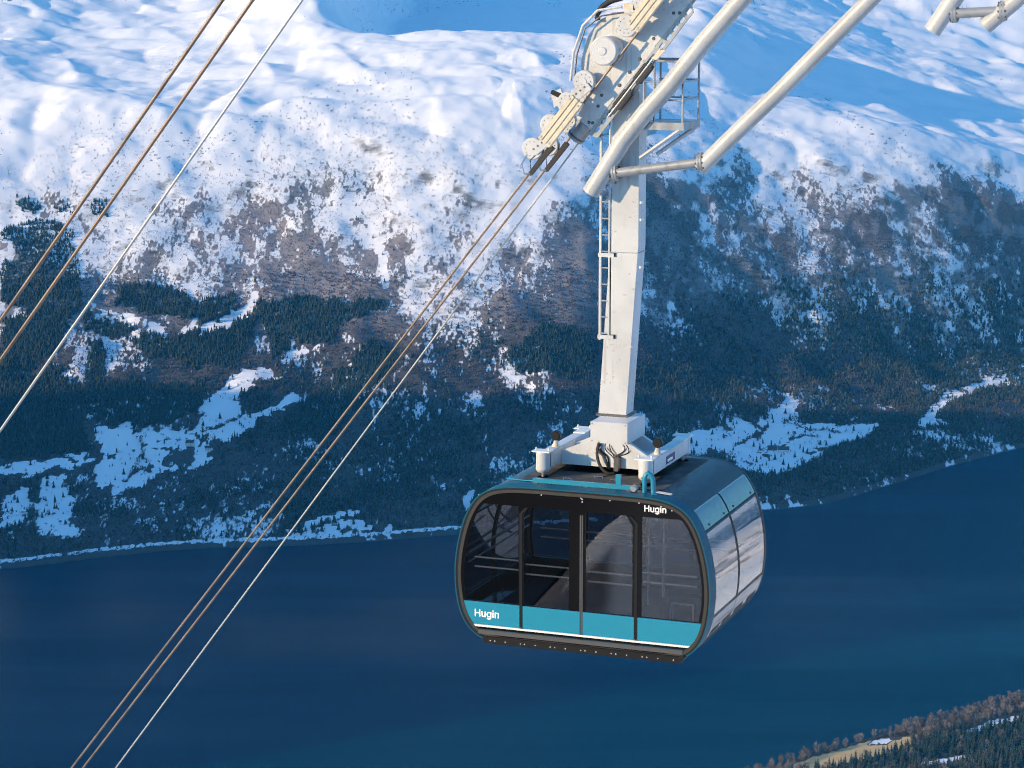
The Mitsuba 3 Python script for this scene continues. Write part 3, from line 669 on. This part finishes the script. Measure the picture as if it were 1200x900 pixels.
# hanger base: two fore-and-aft beams with damper cans, cross beam flaring up to the arm
base = K + 'hanger_base'
H = lambda pts: trimesh.convex.convex_hull(np.array(pts))
def slab(pts, y0, y1):
    return ext(shapely.Polygon(pts).buffer(-.01).buffer(.01, quad_segs=2), y0, y1)
part(base, cat_([slab([(-.74, 1.30), (.66, 1.30), (.66, 1.50), (.30, 1.72), (.28, 1.86), (-.22, 1.86), (-.25, 1.72), (-.74, 1.50)], 1.22, 1.30),
                 slab([(-.74, 1.30), (.66, 1.30), (.66, 1.50), (.30, 1.72), (.28, 1.86), (-.22, 1.86), (-.25, 1.72), (-.74, 1.50)], 1.86, 1.94),
                 box(-.74, .66, 1.301, 1.859, 1.40, 1.46)]), 'm_white_paint')
for x0, x1 in ((-.96, -.745), (.665, .88)):
    k = base + '__beam'
    part(k, chamfer_box(x0 + .012, x1 - .012, .78, 2.55, 1.32, 1.56, .02), 'm_white_paint')
    for y in (.70, 2.62):
        xc = (x0 + x1) / 2
        can = trimesh.creation.revolve(np.array([[0, 1.27], [.08, 1.27], [.108, 1.30], [.112, 1.33], [.108, 1.36], [.108, 1.55], [.10, 1.58], [0, 1.58]]), sections=28)
        can.apply_translation([xc, y, 0]); part(base + '__damper', can, 'm_white_paint', 40)
        part(base + '__damper_cap', cat_([box(xc - .15, xc + .13, y - .10, y + .10, 1.581, 1.60)] + [trimesh.creation.cylinder(.014, .05, transform=trimesh.transformations.translation_matrix([xc + a, y, 1.615])) for a in (-.11, .09)]), 'm_sill_white', 30)
        part(base + '__damper_foot', rod((xc, y, 1.16), (xc, y, 1.28), .022, 8), 'm_steel')
    xm, ym = (x0 + x1) / 2 + .02, 1.55
    part(base + '__sensor_foot', trimesh.creation.cone(.06, .16, sections=12, transform=trimesh.transformations.translation_matrix([xm, 1.20, 1.565])), 'm_cream')
    part(base + '__sensor', disc_y(xm + .01, 1.74, .075, 1.15, 1.25, 20), 'm_black')
    part(base + '__tie_plate', box((x0 + x1) / 2 - .05, x1 + .04, 2.2, 2.5, 1.585, 1.60), 'm_sill_white', False)
lp = part(base + '__label_plate', box(.884, .890, 1.35, 1.80, 1.38, 1.50), 'm_label_blue', False)
part(base + '__label_plate_text', box(.8915, .894, 1.42, 1.66, 1.41, 1.45), 'm_letter', False)
part(base + '__arm_box', chamfer_box(-.237, .349, 1.10, 1.98, 1.69, 2.015, .012), 'm_white_paint')
part(base + '__arm_collar', box(-.31, .20, 1.56, 2.01, 2.016, 2.05), 'm_dark_steel', False)
for i, (xa, xb, sag) in enumerate(((-.10, .02, .18), (.0, .16, .14), (.06, .18, .12), (.25, .17, .13), (.30, .18, .16))):
    part(base + '__cable', tube(spline([(xa, 1.16, 1.70), (xa + .02, 1.13, 1.70 - sag), (xb - .03, 1.12, 1.47), (xb, 1.13, 1.36), (xb + .03, 1.16, 1.30)], 12), .018 if i == 0 else .009, 8), 'm_rubber')
part(base + '__cable', tube(spline([(-.10, 1.12, 1.70), (-.12, 1.08, 1.50), (-.06, 1.06, 1.34), (.04, 1.05, 1.25), (.14, 1.10, 1.24)], 14), .024, 8), 'm_rubber')
part(base + '__junction_box', chamfer_box(.15, .22, 1.06, 1.14, 1.28, 1.48, .01), 'm_dark_steel')

# the arm
arm = K + 'hanger_arm'
outline = [(-.215, 2.03), (-.207, 2.10), (-.039, 4.66), (-.012, 5.43), (-.02, 7.30), (.10, 7.62), (.30, 7.62), (.405, 7.05), (.405, 4.69), (.235, 2.10), (.245, 2.03)]
outline = [(a - .073, b - .03) for a, b in outline]
part(arm, slab(outline, 1.605, 1.965), 'm_white_paint')
part(arm + '__weld_band', box(-.118, .339, 1.60, 1.97, 4.53, 4.545), 'm_zinc', False)
for z in (5.02, 5.28, 6.1, 4.30):
    part(arm + '__step_peg', box(.331, .357, 1.66, 1.78, z, z + .035), 'm_sill_white', False)
lad = K + 'ladder'
for x in (-.245, -.105):
    part(lad + '__stile', box(x - .016 if x < -.2 else x - .010, x + .016 if x < -.2 else x + .010, 1.52, 1.56, 3.2, 6.95), 'm_white_paint', False)
for z in np.arange(3.3, 6.9, .25):
    part(lad + '__rung', rod((-.224, 1.54, z), (-.117, 1.54, z), .012, 8), 'm_zinc')
for z in (3.25, 4.5, 5.6):
    part(lad + '__bracket', box(-.27, -.02, 1.50, 1.518, z - .03, z + .03), 'm_white_paint', False)
plat = K + 'platform'
part(plat + '__deck', cat_([box(.43, 1.06, 1.40, 2.25, 6.49, 6.52), box(.43, 1.06, 1.395, 1.42, 6.41, 6.51), box(.43, 1.06, 2.23, 2.255, 6.41, 6.51), box(1.061, 1.085, 1.395, 2.255, 6.41, 6.52)]), 'm_zinc', False)
for y in (1.41, 2.24):
    part(plat + '__brace', tube([(.41, y, 5.98), (1.02, y, 6.41)], .032, 4), 'm_white_paint', False)
rl = plat + '__railing'
for x, y in ((.46, 1.42), (.62, 1.42), (1.06, 1.42), (1.06, 2.24), (.46, 2.24)):
    part(rl, rod((x, y, 6.52), (x, y, 7.42), .017, 8), 'm_zinc')
for z in (7.42, 7.12, 6.85):
    part(rl, tube([(.44, 1.42, z), (1.06, 1.42, z), (1.06, 2.24, z), (.44, 2.24, z)], .018 if z > 7.4 else .013, 8), 'm_zinc')

# carriage, laid out along the rope: s up the rope, w square to it
RO, RU, RV = np.array([-1.19, 5.825]), np.array([.6246, .7809]), np.array([-.7809, .6246])
def sw(s, w): return tuple(RO + RU * s + RV * w)
def swpoly(pts, y0, y1, r=.02):
    return ext(shapely.Polygon([sw(*p) for p in pts]).buffer(-r).buffer(r, quad_segs=3), y0, y1)
def swtube(pts, r, sides=10): return tube([(sw(s, w)[0], y, sw(s, w)[1]) for s, w, y in pts], r, sides)
cg = K + 'carriage'
cheek = [(.92, -.29), (3.95, -.29), (3.95, .02), (2.95, .10), (2.72, .30), (2.50, .55), (2.25, .64), (1.95, .62), (1.62, .47), (1.42, .28), (1.25, .06), (.92, .0)]
for y0, y1 in ((1.46, 1.50), (1.66, 1.70)):
    part(cg + '__cheek_plate', swpoly(cheek, y0, y1, .04), 'm_white_paint')
part(cg + '__lower_box', swpoly([(.94, -.285), (1.55, -.285), (1.55, -.035), (.94, -.035)], 1.42, 1.458, .01), 'm_white_paint')
part(cg + '__upper_box', swpoly([(2.52, -.285), (3.30, -.285), (3.30, -.035), (2.52, -.035)], 1.42, 1.458, .01), 'm_white_paint')
flange = shapely.Polygon([sw(.87, -.30), sw(.93, -.455), sw(3.30, -.43), sw(3.40, -.30)]).buffer(-.015).buffer(.015)
for s in np.arange(1.02, 3.3, .16):
    if s < 1.5 or s > 2.5:
        flange = flange.difference(shapely.LineString([sw(s - .02, -.37), sw(s + .03, -.37)]).buffer(.028))
part(cg + '__flange', ext(flange.difference(shapely.Polygon([sw(1.55, -.335), sw(1.55, -.6), sw(2.45, -.6), sw(2.45, -.335)])), 1.40, 1.44), 'm_zinc')
for s, w in ((1.02, -.20), (1.05, -.25), (1.3, -.16), (1.46, -.10), (1.75, -.22), (2.0, -.22), (2.25, -.22), (2.62, -.2), (3.1, -.2), (3.16, -.27)):
    x, z = sw(s, w); part(cg + '__bolt', disc_y(x, z, .026, 1.405, 1.461, 10, .006), 'm_dark_steel')
for s in (1.48, 1.98):
    part(cg + '__turnbuckle', swpoly([(s, -.47), (s + .30, -.47), (s + .34, -.40), (s + .30, -.33), (s, -.33), (s - .04, -.40)], 1.34, 1.46, .03), 'm_rubber')
    for w in (-.44, -.36):
        part(cg + '__turnbuckle_rod', swtube([(s - .1, w, 1.33), (s + .42, w, 1.33)], .012, 6), 'm_dark_steel')
part(cg + '__tie_rod', swtube([(1.30, -.40, 1.32), (2.6, -.40, 1.32)], .014, 8), 'm_zinc')
# rollers on both track ropes and the rocker beams that carry them
def roller(s, w, r, y):
    x, z = sw(s, w)
    k = numbered(cg + '__roller')
    m = disc_y(x, z, r, y - .05, y + .05, 36)
    hub = disc_y(x, z, r * .34, y - .075, y - .049, 20, .008)
    bl = [disc_y(x + r * .66 * math.cos(a), z + r * .66 * math.sin(a), .010, y - .058, y - .05, 6, .002) for a in np.arange(0, 6.28, 6.283 / 10)]
    scene[k] = mikit.ply(loc(cat_([m, hub])), 'm_white_paint', smooth=30)
    scene[numbered(cg + '__roller_bolts')] = mikit.ply(loc(cat_(bl)), 'm_dark_steel')
for y in (1.22, 1.91):
    for s in (.20, .66, 1.09, 1.50, 2.55, 2.98, 3.42):
        roller(s, .187, .165, y)
x, z = sw(2.055, .217)
part(cg + '__pivot_disc', cat_([disc_y(x, z, .215, 1.10, 1.458, 48, .02), disc_y(x, z, .065, 1.06, 1.101, 24, .012)]), 'm_white_paint')
def rocker(s0, s1, y):
    L_ = s1 - s0
    for w in (-.045, .035, .115):
        part(cg + '__rocker_beam', swpoly([(s0, w), (s1, w), (s1, w + .062), (s0, w + .062)], y - .05, y + .05, .012), 'm_cream')
    part(cg + '__rocker_web', swpoly([(s0 + .02, -.03), (s1 - .02, -.03), (s1 - .02, .16), (s0 + .02, .16)], y - .01, y + .04, .01), 'm_dark_steel')
    for s in (s0 + .06, s1 - .06):
        for w in (-.015, .145):
            xx, zz = sw(s, w); part(cg + '__rocker_bolt', disc_y(xx, zz, .018, y - .065, y - .05, 8, .004), 'm_steel')
rocker(.43, 1.27, 1.05); rocker(2.62, 3.46, 1.05)
for a, b in ((1.25, 1.52), (2.57, 2.86), (.18, .45)):
    part(cg + '__link', swpoly([(a, .06), (b, .0), (b + .02, .12), (a + .05, .24), (a - .02, .20)], 1.08, 1.13, .02), 'm_white_paint')
    for q in range(3):
        xx, zz = sw(a + .06 + q * .08, .14 - q * .02); part(cg + '__link_bolt', disc_y(xx, zz, .016, 1.06, 1.08, 8, .003), 'm_dark_steel')
for y in (1.12, 1.82):
    part(cg + '__rope_guide', swtube([(.10, .18, y), (-.07, .16, y), (-.16, .03, y), (-.10, -.03, y)], .012, 6), 'm_steel')
    part(cg + '__rope_guide', swtube([(.26, .06, y), (.06, .09, y), (-.06, -.02, y)], .010, 6), 'm_dark_steel')
    part(cg + '__rope_shoe', swpoly([(-.14, -.05), (.42, -.06), (.42, .02), (-.14, .01)], y + .06, y + .13, .01), 'm_rubber')
part(cg + '__brake_cylinder', trimesh.creation.cylinder(radius=.135, segment=[(sw(.66, -.16)[0], 1.50, sw(.66, -.16)[1]), (sw(.95, -.16)[0], 1.50, sw(.95, -.16)[1])], sections=28), 'm_zinc')
part(cg + '__brake_cylinder_ring', trimesh.creation.cylinder(radius=.142, segment=[(sw(.70, -.16)[0], 1.50, sw(.70, -.16)[1]), (sw(.73, -.16)[0], 1.50, sw(.73, -.16)[1])], sections=28), 'm_dark_steel')
part(cg + '__bracket', swpoly([(.86, .33), (1.0, .50), (1.16, .44), (1.06, .28)], 1.3, 1.34, .01), 'm_white_paint')
part(cg + '__bracket_arm', swpoly([(1.05, .30), (1.12, .33), (1.06, .52), (1.0, .50)], 1.26, 1.30, .01), 'm_black')
part(cg + '__hose', swtube([(1.35, .38, 1.28), (1.7, .60, 1.28), (2.1, .74, 1.28), (2.42, .70, 1.28), (2.62, .52, 1.28), (2.70, .44, 1.28)], .020, 8), 'm_white_paint')
part(cg + '__hose', swtube([(1.38, .32, 1.26), (1.72, .54, 1.26), (2.1, .68, 1.26), (2.40, .60, 1.26), (2.66, .36, 1.26)], .012, 8), 'm_dark_steel')
pts = spline([(sw(2.30, .62)[0], 1.34, sw(2.30, .62)[1]), (sw(2.42, .70)[0], 1.36, sw(2.42, .70)[1]), (sw(2.62, .66)[0], 1.4, sw(2.62, .66)[1]), (sw(2.78, .55)[0], 1.4, sw(2.78, .55)[1]), (sw(3.1, .5)[0], 1.4, sw(3.1, .5)[1])], 16)
part(cg + '__hose', tube(pts, .042, 12), 'm_rubber')
part(cg + '__junction', chamfer_box(sw(2.78, .34)[0] - .07, sw(2.78, .34)[0] + .07, 1.2, 1.3, sw(2.78, .34)[1] - .05, sw(2.78, .34)[1] + .05, .01), 'm_cream')
part(cg + '__hand_lever', swpoly([(2.42, -.40), (2.62, -.44), (2.66, -.50), (2.46, -.48)], 1.18, 1.22, .01), 'm_cream')

# ------------------------------------------------------------------ ropes
def rope(key, label, group, s_pt, y, ang, r, m, up, down):
    c, s_ = math.cos(math.radians(ang)), math.sin(math.radians(ang))
    ts = np.concatenate([np.linspace(-down, -80, 12), np.linspace(-70, up, 12)])
    mesh = tube([(s_pt[0] + t * c, y, s_pt[1] + t * s_) for t in ts], r, 12)
    k = thing(key, label, 'cable', group)
    scene[k] = mikit.ply(loc(mesh), m, smooth=True)
rope('track_rope', 'brown track cable running through the cable car carriage, the nearer of the pair', None, RO, 1.22, 51.35, .0175, 'm_rust_rope', 40, 1150)
rope('track_rope', 'brown track cable running through the cable car carriage, the farther of the pair', None, RO, 1.91, 51.35, .0175, 'm_rust_rope', 40, 1150)
rope('haul_rope', 'thin pale haul cable hanging just below the cabin carriage and its track cables', None, np.array([-.557, 6.245]), 1.565, 52.6, .013, 'm_grey_rope', 40, 1100)
rope('track_rope', 'brown track cable across the upper left corner, leftmost of the three', None, RO, 1.22 - 14.13, 51.12, .0175, 'm_rust_rope', 40, 1150)
rope('track_rope', 'brown track cable across the upper left corner, middle of the three', None, RO, 1.22 - 13.52, 51.07, .0175, 'm_rust_rope', 40, 1150)
rope('haul_rope', 'thin pale haul cable across the upper left corner, right of the two brown cables', None, np.array([1.468, 8.523]), 1.565 - 13.8, 51.41, .0135, 'm_grey_rope', 40, 1100)

# ------------------------------------------------------------------ guide pipes of the upper station
def flange_pair(key, x, y, z, ax, r):
    ax = np.array(ax, float) / np.linalg.norm(ax)
    c = np.array([x, y, z])
    part(key, cat_([rod(c - ax * .035, c - ax * .005, r, 24), rod(c + ax * .005, c + ax * .035, r, 24)]), 'm_zinc')
    a = np.cross(ax, [0, 0, 1.]); a /= np.linalg.norm(a); b = np.cross(ax, a)
    part(key + '_bolts', cat_([rod(c + r * .8 * (a * math.cos(t) + b * math.sin(t)) - ax * .06, c + r * .8 * (a * math.cos(t) + b * math.sin(t)) + ax * .06, .016, 6) for t in np.arange(0, 6.28, .785)]), 'm_dark_steel')
def hollow(pts, r):
    g = shapely.Point(0, 0).buffer(r, quad_segs=8).difference(shapely.Point(0, 0).buffer(r * .72, quad_segs=8))
    return trimesh.creation.sweep_polygon(g, np.asarray(pts, float))
gp = thing('guide_frame', 'white station guide pipes crossing in front of the white arm, joined by a grey tube', 'guide rail')
part(gp + '__guide_pipe', tube([(-0.332, 1.32, 5.451), (0.183, 1.32, 6.260), (0.523, 1.32, 6.674), (0.886, 1.32, 7.075), (1.395, 1.32, 7.700), (1.922, 1.32, 8.294), (6.160, 1.32, 12.975)], .132, 28), 'm_pipe_paint', 40)
part(gp + '__guide_pipe', hollow([(1.350, 1.37, 5.865), (1.865, 1.37, 6.376), (2.503, 1.37, 6.987), (3.801, 1.37, 8.305), (8.360, 1.37, 12.925)], .118), 'm_pipe_paint', 40)
part(gp + '__cross_tube', rod((0.040, 1.31, 5.760), (1.400, 1.34, 5.960), .069, 24), 'm_zinc')
flange_pair(gp + '__flange', 0.060, 1.31, 5.765, (1, .03, .14), .13); flange_pair(gp + '__flange', 1.370, 1.34, 5.955, (1, .03, .14), .145)
gp = thing('guide_frame', 'white guide pipes of the station cut off by the top right corner of the picture', 'guide rail')
part(gp + '__guide_pipe', tube([(4.732, 1.32, 7.900), (4.995, 1.32, 8.312), (8.260, 1.32, 12.875)], .125, 28), 'm_pipe_paint', 40)
part(gp + '__guide_pipe', hollow([(5.460, 1.37, 7.975), (5.856, 1.37, 8.317), (10.460, 1.37, 12.875)], .118), 'm_pipe_paint', 40)
part(gp + '__cross_tube', rod((4.990, 1.32, 8.145), (5.740, 1.35, 8.190), .069, 24), 'm_zinc')
flange_pair(gp + '__flange', 5.030, 1.32, 8.148, (1, .06, .06), .13); flange_pair(gp + '__flange', 5.700, 1.35, 8.185, (1, .06, .06), .145)

for k_, pts_ in (('guide_frame', [(.37, 6.49, .183, 6.26, .523, 6.674), (1.14, 7.39, .886, 7.075, 1.395, 7.70), (1.66, 8.0, 1.395, 7.70, 1.922, 8.294)]),):
    for x, z, xa, za, xb, zb in pts_:
        d = np.array([xb - xa, 0, zb - za]); d /= np.linalg.norm(d); c = np.array([x, 1.32, z])
        part(k_ + '__weld_seam', rod(c - d * .011, c + d * .011, .1365, 28), 'm_pipe_paint')
for x, z in ((-.21, 1.72), (.32, 1.72), (-.21, 1.985), (.32, 1.985)):
    part(base + '__box_bolt', disc_y(x, z, .014, 1.09, 1.101, 8, .003), 'm_zinc')
for z in (3.1, 5.9):
    part(arm + '__weld_seam', box(-.16 if z < 4 else -.085, .262 if z < 4 else .335, 1.598, 1.606, z, z + .012), 'm_white_paint', False)
